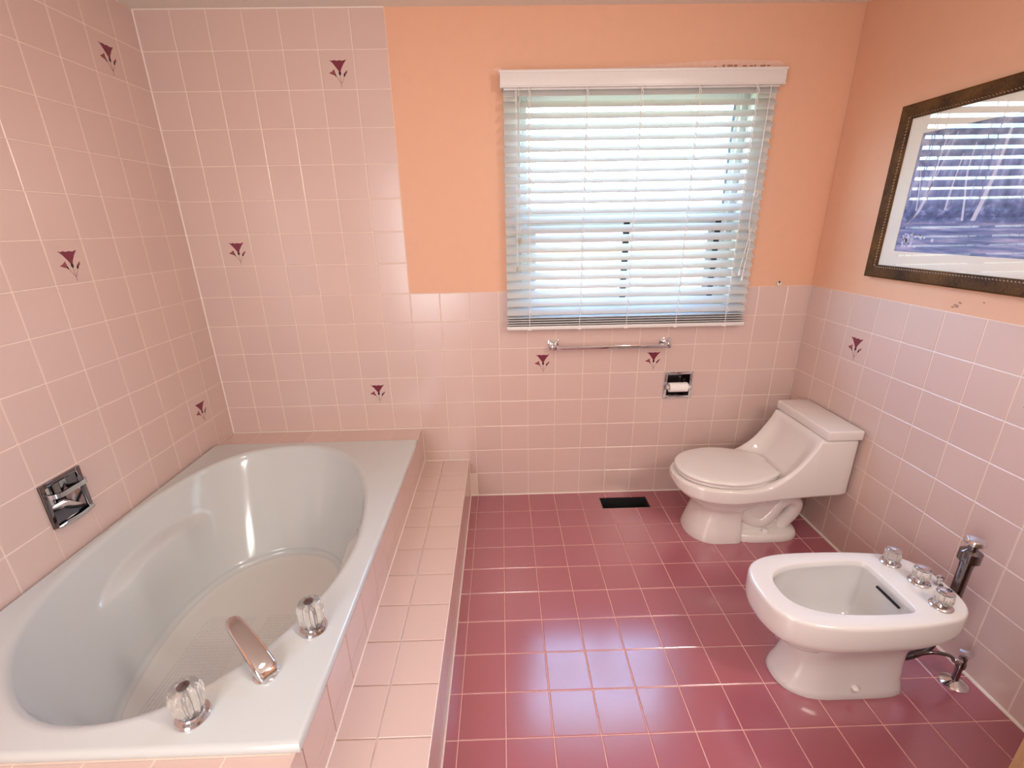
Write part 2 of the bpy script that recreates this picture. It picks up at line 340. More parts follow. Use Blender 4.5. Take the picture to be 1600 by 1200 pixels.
# ------------------------------------------------------------------ room shell
R_ = lambda a, b: [float(x) for x in range(a, b + 1)]
WIN = (10.7, 18.0, 7.15, 14.1)
TPH = (16.03, 17.02, 3.99, 4.97)
DUCT = (13.74, 15.55, 0.42, 1.12)
SOAP = (5.95, 6.87, 3.92, 4.92)
wb = struct(obj('wall_back', plate('back', -1.0, W + 1, -0.5, 17, -1.0, -0.012, [WIN, TPH], regions=[(0, 7.0, -0.5, 17, 1), (7.0, W + 1, -0.5, 8.0, 1)]), [M['paint'], M['grout']]))
tiles(wb, 'back', [0, 1, 2, 3, 4, 5, 6, 7], R_(0, 16), 0.0, M['pink'], skip=lambda u, v: v < 3, flowers={(5, 14), (1, 9), (5, 4)})
tiles(wb, 'back', R_(7, 20) + [W], R_(0, 8), 0.0, M['pink'], cuts=[WIN, TPH], skip=lambda u, v: u < 8.7 and v < 1.6 and v < 1, flowers={(11, 5), (15, 5)})
LU = [0] + [k - 0.087 for k in range(1, 20)] + [20]
RU = [0] + [k - 0.005 for k in range(1, 20)] + [20]
wl = struct(obj('wall_left', plate('left', 0.0, 20.0, -0.5, 17, -1.0, -0.012, [SOAP], regions=[(0, 11.91, -0.5, 17, 1)]), [M['paint'], M['grout']]))
tiles(wl, 'left', [u for u in LU if u < 12.5], R_(0, 16), 0.0, M['pink'], cuts=[SOAP], skip=lambda u, v: v < 3, flowers={(1, 14), (4, 9), (1, 4)})
wr = struct(obj('wall_right', plate('right', 0.0, 20.0, -0.5, 17, -1.0, -0.012, regions=[(0, 11.42, -0.5, 8, 1)]), [M['paint'], M['grout']]))
tiles(wr, 'right', [u for u in RU if u < 11.5], R_(0, 8), 0.0, M['pink'], flowers={(2, 6), (7, 6)})
DOOR = (6.0, 11.5, 0.0, 13.3)
struct(obj('wall_front', bx(-1, W + 1, -21, -20, -0.5, 17), M['beige']))
fl = struct(obj('floor', plate('up', -1.0, W + 1, -1.0, 21.0, -1.2, -0.012, [DUCT]), M['rgrout']))
tiles(fl, 'up', [8.7, 9] + R_(10, 20) + [W], [0] + [k + 0.13 for k in range(1, 20)], 0.0, M['red'], cuts=[DUCT])
struct(obj('ceiling', bx(-1, W + 1, -21, 1, 16.0, 17.0), M['ceil']))
# caulk beads where the wall tiling meets floor, ceiling and corners
def bead(name, a, b, r): bm = bmesh.new(); tube(bm, [a, b], r, 8); return struct(obj(name, bm, M['caulk'], smooth=40))
bead('trim_1', (8.7, -0.015, 0.01), (W, -0.015, 0.01), 0.035); bead('trim_2', (W - 0.015, 0, 0.01), (W - 0.015, -11.4, 0.01), 0.045)
bead('trim_3', (0.0, 0.0, 3.0), (0.0, 0.0, 16), 0.028); bead('trim_4', (0, -0.005, 16), (7, -0.005, 16), 0.03)

# ------------------------------------------------------------------ window, outside
wn = struct(bpy.data.objects.new('window_1', None)); C.objects.link(wn); wn['_o'] = [0, 0, 0]
bm = bmesh.new(); x0, x1, z0, z1 = WIN
for a in ((x0, 11.03, z0, z1), (17.6, x1, z0, z1)): box(bm, a[0], a[1], 0.45, 0.67, a[2], a[3], 0.02)
box(bm, 11.03, 17.6, 0.45, 0.67, 13.65, z1, 0.02); box(bm, 11.03, 17.6, 0.45, 0.67, 10.2, 10.67, 0.02); box(bm, 11.03, 17.6, 0.45, 0.67, z0, 7.6, 0.02)
for x in (10.8, 17.72): box(bm, x, x + 0.06, 0.36, 0.47, z0, z1, 0.01)
obj('window_frame', bm, M['white'], wn, 40)
bm = bmesh.new(); box(bm, 10.32, 10.72, -0.035, 0.03, 6.98, 14.0, .01); box(bm, 17.98, 18.55, -0.035, 0.03, 6.98, 14.0, .01); obj('window_casing', bm, M['white'], wn, 40)
obj('window_sill', bx(x0, x1, 0.0, 0.45, z0 - 0.02, z0 + 0.06, 0.01), M['white'], wn, 40)
bm = bmesh.new(); box(bm, x0 - .0, x0 + .04, 0.0, 0.45, z0, z1); box(bm, x1 - .04, x1, 0.0, 0.45, z0, z1); box(bm, x0, x1, 0.0, 0.45, z1 - .04, z1); obj('window_jamb', bm, M['white'], wn)
obj('window_pane', bx(11.0, 17.63, 0.62, 0.64, 10.6, 13.7), M['wglass'], wn)
for k, (a, b_, y) in enumerate(((11.03, 14.6, 0.52), (14.3, 17.6, 0.66))):
    bm = bmesh.new(); box(bm, a, a + .3, y, y + .1, 7.6, 10.2, .01); box(bm, b_ - .3, b_, y, y + .1, 7.6, 10.2, .01); box(bm, a + .3, b_ - .3, y, y + .1, 7.6, 7.85, .01); box(bm, a + .3, b_ - .3, y, y + .1, 9.98, 10.2, .01)
    s = obj('window_sash', bm, M['white'], wn, 40); obj('window_pane', bx(a + .28, b_ - .28, y + .04, y + .06, 7.8, 10.0), M['wglass'], s)
for x in (14.3, 17.42): obj('window_dark_reflection', bx(x, x + .2, 0.49, 0.515, 7.62, 10.19), M['dark'], wn)  # dark strips standing in for the dark reflection between the sashes
h = thing('neighbour_house', 'pinkish neighbouring house with a shingled roof glimpsed between the blind slats', 'house', (10, 60, -18))
obj('wall', bx(-25, 60, 52, 100, -18, 7.2), M['brick'], h)
bm = bmesh.new(); A = [(-28, 50, 6.8), (-28, 76, 12.2), (-28, 102, 6.8), (-28, 102, 7.3), (-28, 76, 12.9), (-28, 50, 7.3)]
loft(bm, [[Vector(p) for p in A], [Vector((63, p[1], p[2] - 0.0)) for p in A]]); obj('roof', bm, M['roof'], h)
for x in (5, 30): 
    f_ = obj('window', bx(x, x + 7, 51.7, 52.1, -2, 5), M['white'], h); obj('pane', bx(x + .6, x + 6.4, 51.5, 51.75, -1.4, 4.4), M['dark'], f_)
struct(obj('lawn', bx(-200, 220, 1.2, 400, -18.6, -18), M['grass']))

# ------------------------------------------------------------------ tub platform and step
tp = thing('tub_platform', 'pink tiled platform and step carrying the oval bathtub', 'platform', (3.5, -6, 0))
bm = bmesh.new()
TX0, TX1, TY0, TY1 = 0.06, 7.07, -11.14, -1.2
b_ = plate('up', 0.02, 6.965, 0.02, 13.0, 0.0, 2.965, [(0.25, 6.8, 1.45, 10.9)]); me = bpy.data.meshes.new('t'); b_.to_mesh(me); b_.free(); bm.from_mesh(me); bpy.data.meshes.remove(me)
box(bm, 6.965, 8.665, -13.0, -0.02, 0.0, 1.565)
obj('core', bm, M['grout'], tp)
YL = [0] + [k + 0.08 for k in range(1, 13)] + [13.0]
tiles(tp, 'up', R_(0, 7), [0, 1.2], 2.98, M['pink'])
tiles(tp, 'up', R_(0, 7), [11.15, 12.0, 13.0], 2.98, M['pink'])
tiles(tp, 'up', [7.0, 7.74, 8.7], YL, 1.60, M['pink'])
tiles(tp, 'side', [0] + [k - 0.03 for k in range(1, 13)] + [13.0], [1.6, 2.03, 3.0], 7.0, M['pink'])
tiles(tp, 'side', YL, [0, 0.55, 1.6], 8.7, M['pink'])
bm = bmesh.new(); tube(bm, [(7.0, 0, 1.61), (7.0, -13, 1.61)], .025, 8); tube(bm, [(0, -.01, 2.99), (7, -.01, 2.99)], .022, 8); tube(bm, [(7.01, -.01, 3), (7.01, -.01, 1.6)], .02, 8)
tube(bm, [(8.71, -.01, 1.6), (8.71, -.01, 0)], .02, 8); tube(bm, [(8.71, 0, 0.0), (8.71, -13, 0.0)], .025, 8); tube(bm, [(7, -.01, 1.61), (8.7, -.01, 1.61)], .02, 8); tube(bm, [(8.7, 0, 1.59), (8.7, -13, 1.59)], .012, 8)
obj('caulk_line', bm, M['caulk'], tp, 40)

# ------------------------------------------------------------------ bathtub
tb = thing('bathtub', 'grey white oval drop-in bathtub in the pink tiled platform', 'bathtub', (3.5, -6.2, 0))
RIM = [(6.19, -4.34), (6.56, -6.0), (6.60, -7.2), (6.41, -8.27), (5.93, -9.36), (5.31, -10.08), (4.6, -10.6), (3.7, -10.80), (2.82, -10.69), (1.95, -10.22), (1.15, -9.42), (0.66, -8.5), (0.37, -7.43), (0.24, -6.2), (0.26, -4.9), (0.55, -3.4), (1.1, -2.3), (2.0, -1.68), (3.37, -1.50), (4.5, -1.92), (5.47, -2.88)]
BOT = [(5.45, -5.4), (5.6, -6.5), (5.5, -7.7), (5.1, -8.6), (4.3, -9.2), (3.2, -9.4), (2.4, -9.2), (1.9, -8.7), (1.62, -7.7), (1.5, -6.4), (1.68, -5.2), (2.2, -4.35), (3.0, -3.86), (3.9, -3.8), (4.8, -4.25)]
N = 160; cc = (3.45, -6.3); angs = [2 * math.pi * k / N for k in range(N)]
for (cx, cy) in ((TX0, TY0), (TX1, TY0), (TX0, TY1), (TX1, TY1)):
    a = math.atan2(cy - cc[1], cx - cc[0]) % (2 * math.pi); angs[min(range(N), key=lambda k: abs(angs[k] - a))] = a
rim = polar([Vector(p) for p in closed_spline(RIM, 6)], cc, angs); bot = polar([Vector(p) for p in closed_spline(BOT, 6)], cc, angs)
def rect(x0, x1, y0, y1): return polar([Vector((x0, y0)), Vector((x1, y0)), Vector((x1, y1)), Vector((x0, y1))], cc, angs)
ZT = 3.13; bm = bmesh.new(); loops = []
for ins, z in ((0.02, 2.96), (0.0, 2.99), (0.0, ZT - .07), (0.015, ZT - .03), (0.045, ZT - .005), (0.09, ZT)):
    loops.append(ringpts(cc, angs, rect(TX0 + ins, TX1 - ins, TY0 + ins, TY1 - ins), z))
for g, z in ((0.12, ZT), (0.06, ZT + .012), (0.0, ZT + .012), (-0.05, ZT - 0.005), (-0.09, ZT - 0.04), (-0.12, ZT - 0.09)):
    loops.append(ringpts(cc, angs, [min(r + g, q - 0.10) if g > 0 else r + g for r, q in zip(rim, rect(TX0, TX1, TY0, TY1))], z))
ZB = 0.45; K = 56
def sstep(a, b_, x): x = max(0, min(1, (x - a) / (b_ - a))); return x * x * (3 - 2 * x)
FR = 0.16
for i in range(1, K + 7):
    s = min(i / K, 1); fa = max(0, i - K) / 6 * math.pi / 2
    z = (ZT - 0.09) + (ZB + FR - (ZT - 0.09)) * s - FR * math.sin(fa)
    L = []
    for a, r0, r1 in zip(angs, rim, bot):
        r0 = r0 - .12; zz = z
        t_ = s ** 1.1; r = r0 + (r1 + FR - r0) * t_ - FR * (1 - math.cos(fa))
        da = abs((a - math.radians(168) + math.pi) % (2 * math.pi) - math.pi); db = abs((a - math.radians(0) + math.pi) % (2 * math.pi) - math.pi)
        for d_, wd, amp in ((da, 0.66, 0.36), (db, 0.62, 0.28)):
            k_ = sstep(wd, wd * .45, d_); zc = 2.35 - 0.35 * (d_ / wd) ** 2
            r -= amp * k_ * sstep(zc + .10, zc - .06, z) * sstep(0.5, zc - .1, z)
        L.append(Vector((cc[0] + r * math.cos(a), cc[1] + r * math.sin(a), zz)))
    loops.append(L)
loft(bm, loops, False, False)
obj('shell', bm, M['tub'], tb, 50)
bm = bmesh.new(); loft(bm, [ringpts(cc, angs, [max(r * k + (0.01 if k == 1 else 0), .02) for r in bot], z) for k, z in ((1.0, ZB + .002), (0.97, ZB - .02), (0.9, ZB - .035), (0.6, ZB - .045), (0.02, ZB - .05))], False, True)
obj('basin_floor', bm, M['grip'], tb, 50, origin=(3.5, -6.2, 0))
bm = bmesh.new(); lathe(bm, (3.55, -8.9, ZB - .04), [(.16, 0), (.16, .02), (.12, .035), (.03, .02)], 24); obj('drain', bm, M['chrome'], tb, 40)
bm = bmesh.new(); box(bm, 3.45, 3.85, -10.78, -10.66, 2.55, 3.02, .03); obj('overflow_plate', bm, M['chrome'], tb, 40)
# tub taps: three separate fittings standing on the deck
def tub_knob(x, y, big=1.15):
    bm = bmesh.new(); lathe(bm, (x, y, ZT), [(.205 * big, 0), (.215 * big, .03), (.20 * big, .075), (.16 * big, .085), (.15 * big, .12)], 32); t = obj('tub_knob', bm, M['chrome'], tb, 40)
    bm = bmesh.new(); lathe(bm, (x, y, ZT), [(.14, .12), (.185, .16), (.225, .29), (.24, .43), (.23, .54), (.19, .61), (.11, .64), (.06, .63)], 100, flute=lambda a, h: 1 - (0.16 * (0.5 + 0.5 * math.cos(10 * a)) if 0.13 < h < .58 else 0)); obj('crystal_handle', bm, M['acrylic'], t, 50)
    bm = bmesh.new(); lathe(bm, (x, y, ZT), [(.03, .12), (.03, .61), (.075, .62), (.085, .645), (.06, .66)], 24); obj('cap', bm, M['dchrome'], t, 40)
tub_knob(5.27, -10.66)
tub_knob(6.50, -9.10)
bm = bmesh.new(); d = Vector((-.785, .62, 0)).normalized(); sd = Vector((-d.y, d.x, 0)); base = Vector((6.06, -10.0, ZT))
loops = []
for (s, zt, zb, hw) in ((-.16, .05, 0, .10), (-.15, .12, 0, .13), (-.08, .20, 0, .165), (.04, .27, 0, .175), (.12, .305, 0.0, .175), (.2, .335, .12, .17), (.45, .41, .27, .16), (.7, .475, .36, .15), (.92, .52, .42, .14), (1.03, .53, .44, .12), (1.1, .53, .45, .08), (1.13, .52, .47, .03)):
    L = []
    for k in range(20):
        a = 2 * math.pi * k / 20; c_, s_ = math.cos(a), math.sin(a)
        yy = hw * math.copysign(abs(c_) ** .5, c_); zz = (zt + zb) / 2 + (zt - zb) / 2 * math.copysign(abs(s_) ** .4, s_)
        L.append(base + d * s + sd * yy + Vector((0, 0, zz)))
    loops.append(L)
loft(bm, loops); sp = obj('spout', bm, M['chrome'], tb, 60)
bm = bmesh.new(); lathe(bm, (6.05, -9.99, ZT), [(.2, 0), (.2, .03), (.17, .05)], 28); obj('base_ring', bm, M['chrome'], sp, 40)

# ------------------------------------------------------------------ toilet
YC = -2.4
to = thing('toilet', 'pinkish white one-piece toilet in the corner under the window side wall', 'toilet', (18, YC, 0))
def prof(x, pts):
    if x <= pts[0][0]: return pts[0][1]
    for (a, va), (b_, vb) in zip(pts, pts[1:]):
        if x <= b_:
            s = (x - a) / (b_ - a); return va + (vb - va) * s
    return pts[-1][1]
top = [(p.x, p.y) for p in spline([Vector(p) for p in ((15.68, 2.24), (17, 2.25), (17.9, 2.28), (18.4, 2.42), (18.8, 2.70), (19.1, 3.02), (19.35, 3.40), (19.52, 3.7), (19.6, 3.91), (19.62, 3.91), (20.72, 3.91))], 8)]
hwp = [(p.x, p.y) for p in spline([Vector(p) for p in ((15.68, 0.0), (15.74, .38), (15.95, .74), (16.3, 1.02), (16.8, 1.22), (17.4, 1.31), (18.2, 1.30), (19, 1.27), (20.72, 1.27))], 8)]
topc = [(p.x, p.y) for p in spline([Vector(p) for p in ((15.68, 2.24), (17, 2.25), (18.3, 2.26), (18.8, 2.28), (19.05, 2.40), (19.28, 2.75), (19.45, 3.15), (19.57, 3.55), (19.64, 3.91), (19.66, 3.91), (20.72, 3.91))], 8)]
botp = [(p.x, p.y) for p in spline([Vector(p) for p in ((15.68, 2.05), (15.8, 1.86), (16.2, 1.74), (17.2, 1.72), (18.2, 1.80), (19.5, 1.90), (20.72, 1.97))], 8)]
bm = bmesh.new(); loops = []
xs = [15.68 + 0.9 * (1 - math.cos(math.pi / 2 * k / 16)) for k in range(17)] + [16.7 + 0.1 * k for k in range(1, 30)] + [19.62, 19.68, 19.74, 19.79, 19.9, 20.2, 20.5, 20.66, 20.71]
for x in xs:
    hw, zt, zb = max(prof(x, hwp), .02), prof(x, top), prof(x, botp); rr = min(.12, hw * .8, (zt - zb) * .4)
    if x > 20.6: hw -= (x - 20.6) * .4
    L = []
    q = [(hw, zt), (hw, zb), (-hw, zb), (-hw, zt)]
    for (cy, cz, sy, sz, a0) in ((hw - rr, zt - rr, 1, 1, 90), (hw - rr, zb + rr, 1, -1, 0), (-(hw - rr), zb + rr, -1, -1, -90), (-(hw - rr), zt - rr, -1, 1, 180)):
        for k in range(7):
            a = math.radians(a0 - 15 * k); L.append(Vector((x, YC + cy + rr * math.cos(a), cz + rr * math.sin(a))))
    for k in range(1, 12):
        t_ = -1 + 2 * k / 12; dz = max(0, zt - prof(x, topc)); L.append(Vector((x, YC + t_ * (hw - rr), zt - dz * sstep(1.0, .62, abs(t_)))))
    loops.append(L)
loft(bm, loops); obj('bowl_and_tank', bm, M['china'], to, 60)
# pedestal: horizontal sections
def hsec(x0, x1, hw, nf=2.2, nr=3.5, xm=None, yc=YC, n=48):
    xm = xm if xm is not None else x0 + hw * 1.1; L = []
    for k in range(n):
        a = 2 * math.pi * k / n; c_, s_ = math.cos(a), math.sin(a); e = nf if c_ < 0 else nr
        ax = (xm - x0) if c_ < 0 else (x1 - xm)
        L.append(Vector((xm + ax * math.copysign(abs(c_) ** (2 / e), c_), yc + hw * math.copysign(abs(s_) ** (2 / e), s_), 0)))
    return L
def vloft(bm, secs, caps=(True, True)):
    return loft(bm, [[Vector((p.x, p.y, z)) for p in L] for L, z in secs], *caps)
bm = bmesh.new()
vloft(bm, [(hsec(16.28, 17.95, .92, xm=17.2, nr=9), 0.0), (hsec(16.26, 17.95, .94, xm=17.2, nr=9), .08), (hsec(16.36, 17.95, .86, xm=17.2, nr=9), .4), (hsec(16.50, 17.93, .80, xm=17.2, nr=9), .8),
           (hsec(16.56, 17.93, .78, xm=17.2, nr=9), 1.05), (hsec(16.50, 18.0, .84, xm=17.2, nr=7), 1.2), (hsec(16.25, 18.4, 1.0, xm=17.3, nr=4), 1.4), (hsec(15.98, 18.9, 1.16, xm=17.4, nr=3), 1.62), (hsec(15.82, 19.1, 1.22, xm=17.4, nr=3), 1.82)])
obj('pedestal', bm, M['china'], to, 60)
bm = bmesh.new()
vloft(bm, [(hsec(17.2, 19.95, .90, xm=18.6, nr=4), 0.0), (hsec(17.2, 19.97, .92, xm=18.6, nr=4), .1), (hsec(17.2, 19.94, .90, xm=18.6, nr=4), .2), (hsec(17.2, 19.9, .85, xm=18.6, nr=4), .26), (hsec(17.3, 19.6, .5, xm=18.6, nr=4), .3)])
obj('foot_flange', bm, M['china'], to, 50)
bm = bmesh.new()
vloft(bm, [(hsec(17.3, 19.5, .62, xm=18.3), .2), (hsec(17.3, 19.35, .58, xm=18.3), .6), (hsec(17.3, 19.5, .58, xm=18.3), 1.0), (hsec(17.3, 19.9, .62, xm=18.3), 1.3), (hsec(17.3, 20.1, .6, xm=18.3), 1.9)])
P0 = spline([Vector(p) for p in ((17.9, YC - .42, .95), (18.3, YC - .42, .62), (18.7, YC - .43, .55), (19.0, YC - .43, .85), (19.2, YC - .43, 1.2), (19.5, YC - .44, 1.42), (19.78, YC - .4, 1.2), (19.75, YC - .36, .8), (19.5, YC - .3, .35), (19.4, YC - .3, .1))], 6)
tube(bm, P0, .235, 16); P1 = [Vector((p.x, 2 * YC - p.y, p.z)) for p in P0]; tube(bm, P1, .235, 16)
obj('trapway', bm, M['china'], to, 60)
for s_ in (-1, 1):
    bm = bmesh.new(); lathe(bm, (18.75, YC + s_ * .72, .24), [(.11, 0), (.115, .05), (.10, .12), (.06, .16), (.02, .17)], 20); obj('bolt_cap', bm, M['lid'], to, 40)
bm = bmesh.new(); box(bm, 19.68, 20.76, YC - 1.33, YC + 1.33, 3.91, 4.22, .05, seg=3); obj('tank_lid', bm, M['china'], to, 50)
HALF = [(15.84, 0), (15.86, .25), (15.98, .55), (16.25, .86), (16.7, 1.10), (17.25, 1.225), (17.75, 1.19), (18.2, 1.04), (18.6, .84), (18.82, .70), (18.9, .6), (18.92, .3), (18.92, 0)]
def slab(half, yc, levels, n=96, cx=17.3):
    a_ = [2 * math.pi * k / n for k in range(n)]; po = sym(half, yc, 6); r_ = polar(po, (cx, yc), a_); bm = bmesh.new()
    return loft(bm, [ringpts((cx, yc), a_, [max(r - i, .01) for r in r_], z) for i, z in levels])
obj('seat', slab(HALF, YC, [(.06, 2.25), (.03, 2.26), (.0, 2.29), (.0, 2.34), (.03, 2.365)]), M['lid'], to, 50)
obj('seat_lid', slab(HALF, YC, [(.04, 2.372), (-.01, 2.385), (-.03, 2.42), (-.02, 2.47), (.03, 2.505), (.12, 2.52), (.5, 2.54), (1.1, 2.55)]), M['lid'], to, 50)
for s_ in (-.45, .45):
    bm = bmesh.new(); box(bm, 18.78, 19.02, YC + s_ - .13, YC + s_ + .13, 2.27, 2.46, .04); obj('seat_hinge', bm, M['lid'], to, 50)

# ------------------------------------------------------------------ bidet
YB = -7.9
bd = thing('bidet', 'white bidet with three crystal knobs beside the right wall', 'bidet', (18, YB, 0))
BR = [(15.55, 0), (15.57, .3), (15.70, .66), (16.0, .92), (16.5, 1.07), (17.2, 1.12), (18.1, 1.10), (18.8, 1.03), (19.25, .93), (19.55, .72), (19.70, .4), (19.74, 0)]
BH = [(16.02, 0), (16.05, .24), (16.22, .48), (16.6, .66), (17.1, .74), (17.7, .765), (18.2, .76), (18.40, .72), (18.47, .62), (18.49, .4), (18.5, 0)]
n = 120; a_ = [2 * math.pi * k / n for k in range(n)]; bc = (17.4, YB)
ro = polar(sym(BR, YB, 6), bc, a_); rh = polar(sym(BH, YB, 6), bc, a_)
def hs(x0, x1, hw, xm, nf=2.3, nr=4): return polar([Vector((p.x, p.y)) for p in hsec(x0, x1, hw, nf, nr, xm, YB, 96)], bc, a_)
bm = bmesh.new(); L = []
for r_, z in ((hs(16.28, 18.98, .68, 17.3, nr=7), 0.0), (hs(16.25, 19.0, .70, 17.3, nr=7), .06), (hs(16.3, 18.97, .67, 17.3, nr=7), .18), (hs(16.40, 18.95, .62, 17.3, nr=7), .4), (hs(16.50, 18.93, .60, 17.3, nr=7), .75),
              (hs(16.52, 18.93, .61, 17.3, nr=6), 1.05), (hs(16.46, 18.97, .67, 17.3, nr=5), 1.35), (hs(16.30, 19.05, .77, 17.3, nr=4), 1.62), (hs(16.10, 19.12, .86, 17.3, nr=4), 1.80)):
    L.append(ringpts(bc, a_, r_, z))
for i, z in ((.16, 1.83), (.07, 1.86), (.02, 1.93), (0, 2.05), (0, 2.2), (0, 2.47), (.012, 2.52), (.035, 2.545), (.07, 2.555)):
    L.append([Vector((p.x, p.y, z + (0 if z > 2.2 else (2.2 - z) * .55 * sstep(18.4, 19.7, p.x)))) for p in ringpts(bc, a_, [r - i for r in ro], z)])
for i, z in ((-.045, 2.555), (-.018, 2.547), (0, 2.52), (.015, 2.45)): L.append(ringpts(bc, a_, [r - i for r in rh], z))
for s, z in ((.0, 2.43), (-.04, 2.35), (-.03, 2.0), (.0, 1.7), (.07, 1.45), (.18, 1.25), (.4, 1.12), (.66, 1.08)): L.append(ringpts(bc, a_, [max(r - .02 - s, .015) for r in rh], z))
loft(bm, L); obj('bowl', bm, M['bchina'], bd, 50)
obj('overflow_slot', bx(18.47, 18.62, YB - .34, YB + .28, 2.22, 2.255), M['black'], bd)
bm = bmesh.new(); lathe(bm, (17.3, YB, 1.08), [(.17, 0), (.17, .025), (.12, .03), (.02, .01)], 24); obj('drain', bm, M['chrome'], bd, 40)
bm = bmesh.new(); lathe(bm, (16.55, YB - .42, 1.3), [(.05, 0), (.05, .3), (.03, .36)], 14); obj('spray_nozzle', bm, M['chrome'], bd, 40)
def hk(name, x, y):
    bm = bmesh.new(); z = 2.555; lathe(bm, (x, y, z), [(.20, 0), (.205, .03), (.185, .055), (.14, .065), (.12, .12)], 28); k = obj(name, bm, M['chrome'], bd, 40)
    bm = bmesh.new(); lathe(bm, (x, y, z), [(.10, .10), (.155, .13), (.175, .22), (.17, .33), (.15, .36), (.06, .365)], 48, flute=lambda a, h: 1 - (0.15 * (0.5 + 0.5 * math.cos(8 * a)) if .11 < h < .35 else 0)); obj('crystal_handle', bm, M['acrylic'], k, 50)
    bm = bmesh.new(); lathe(bm, (x, y, z), [(.025, .1), (.025, .36), (.135, .365), (.14, .39), (.12, .405), (.02, .41)], 28); obj('cap', bm, M['chrome'], k, 40)
for (x, y) in ((19.02, -7.25), (19.16, -7.86), (19.03, -8.53)): hk('knob', x, y)
bm = bmesh.new(); lathe(bm, (19.5, -7.95, 2.555), [(.09, 0), (.09, .03), (.04, .05), (.035, .16), (.065, .17), (.07, .22), (.03, .24)], 20); obj('drain_lift_knob', bm, M['chrome'], bd, 40)
bm = bmesh.new(); lathe(bm, (17.75, YB - .66, .30), [(.075, 0), (.08, .03), (.05, .07), (.02, .09)], 16, axis='Z'); obj('bolt_cap', bm, M['lid'], bd, 40)
bm = bmesh.new(); tube(bm, [(19.98, -7.95, 3.1), (19.98, -7.95, 1.05)], .115, 16)
lathe(bm, (19.98, -7.95, 0), [(.115, 3.0), (.13, 3.18), (.19, 3.2), (.19, 3.42), (.14, 3.46), (.085, 3.5), (.085, 3.6), (.15, 3.62), (.175, 3.66), (.16, 3.71), (.05, 3.73)], 24); obj('vacuum_breaker', bm, M['dchrome'], bd, 40)
bm = bmesh.new(); lathe(bm, (19.98, -7.95, 0), [(.13, 3.605), (.178, 3.63), (.182, 3.68), (.15, 3.73), (.03, 3.745)], 24); obj('vacuum_breaker_cap', bm, M['chrome'], bd, 40)
bm = bmesh.new(); tube(bm, spline([Vector(p) for p in ((19.98, -7.95, 1.15), (19.85, -8.0, 1.0), (19.62, -8.08, .82), (19.3, -8.1, .68), (19.0, -8.1, .62), (18.85, -8.1, .62))], 6), .075, 12); obj('hose', bm, M['rubber'], bd, 50)
# supply stop valve on the floor
vx, vy = 20.32, -8.28
sv = thing('supply_valve', 'chrome supply valve on a floor flange between bidet and right wall', 'valve', (vx, vy, 0))
bm = bmesh.new(); lathe(bm, (vx, vy, 0), [(.26, 0), (.26, .02), (.20, .06), (.10, .10), (.07, .12)], 32); obj('flange', bm, M['chrome'], sv, 40)
bm = bmesh.new(); lathe(bm, (vx, vy, 0), [(.065, .1), (.065, .5), (.09, .5), (.09, .62), (.075, .64), (.075, .76), (.04, .78)], 20); obj('stem', bm, M['dchrome'], sv, 40)
bm = bmesh.new(); lathe(bm, (vx - .1, vy, .7), [(.05, -.12), (.065, -.1), (.065, .1), (.05, .12)], 16, axis='X'); obj('body', bm, M['chrome'], sv, 40)
bm = bmesh.new(); lathe(bm, (vx + .05, vy + .0, .8), [(.03, 0), (.03, .06), (.11, .08), (.12, .11), (.03, .13)], 20, flute=lambda a, h: 1 + .1 * math.cos(3 * a)); obj('handle', bm, M['chrome'], sv, 40)
bm = bmesh.new(); tube(bm, spline([Vector(p) for p in ((vx - .2, vy, .7), (20.0, -8.25, .82), (19.7, -8.2, .86), (19.45, -8.15, .78), (19.3, -8.12, .7))], 6), .04, 10); obj('supply_tube', bm, M['dchrome'], sv, 50)

# ------------------------------------------------------------------ blind
bl = thing('window_blind', 'white two-inch slatted blind with a box valance over the window', 'blind', (14.4, -.2, 6.7))
bm = bmesh.new(); box(bm, 10.22, 18.57, -.42, -.36, 13.9, 14.32, .015); box(bm, 10.22, 10.3, -.36, -.03, 13.9, 14.32, .01); box(bm, 18.49, 18.57, -.36, -.03, 13.9, 14.32, .01)
box(bm, 10.20, 18.59, -.44, -.36, 14.26, 14.33, .012); box(bm, 10.21, 18.58, -.435, -.36, 13.89, 13.94, .012); obj('valance', bm, M['valance'], bl, 50)
obj('head_rail', bx(10.32, 18.47, -.33, -.04, 13.85, 14.2, .01), M['valance'], bl, 40)
th = math.radians(39); SW = .333; NS = 23
cache_sl = None
for k in range(NS):
    zi = 7.24 + 0.2925 * k; mid = Vector((14.36, -.27, zi + SW / 2 * math.sin(th)))
    if cache_sl is None:
        bm = bmesh.new(); pr = []
        for j in range(7):
            t_ = j / 6 - .5; b0 = .018 * (1 - 4 * t_ * t_)
            pr.append((t_ * SW, b0))
        q = [(u_, v_ + .009) for u_, v_ in pr] + [(u_, v_ - .009) for u_, v_ in pr[::-1]]
        sec = [Vector((0, u_ * math.cos(th) - v_ * math.sin(th), u_ * math.sin(th) + v_ * math.cos(th))) for u_, v_ in q]
        loft(bm, [[mid + p + Vector((-4.06, 0, 0)) for p in sec], [mid + p + Vector((4.06, 0, 0)) for p in sec]])
        o = obj('slat', bm, M['slat'], bl, 50, origin=mid); cache_sl = o.data
    else:
        o = bpy.data.objects.new('slat', cache_sl); C.objects.link(o); o.parent = bl; o.location = (mid - Vector(bl['_o'])) * P
    o.rotation_euler = (random.gauss(0, .012), random.gauss(0, .0008), 0)
for k, z in enumerate((7.14, 7.06, 6.98, 6.90)):
    obj('stacked_slat', bx(10.3, 18.42, -.42, -.10, z, z + .025, .006), M['slat'], bl, 40)
obj('bottom_rail', bx(10.28, 18.44, -.42, -.09, 6.74, 6.86, .02), M['valance'], bl, 40)
lad = (11.05, 12.75, 14.35, 16.05, 17.75)
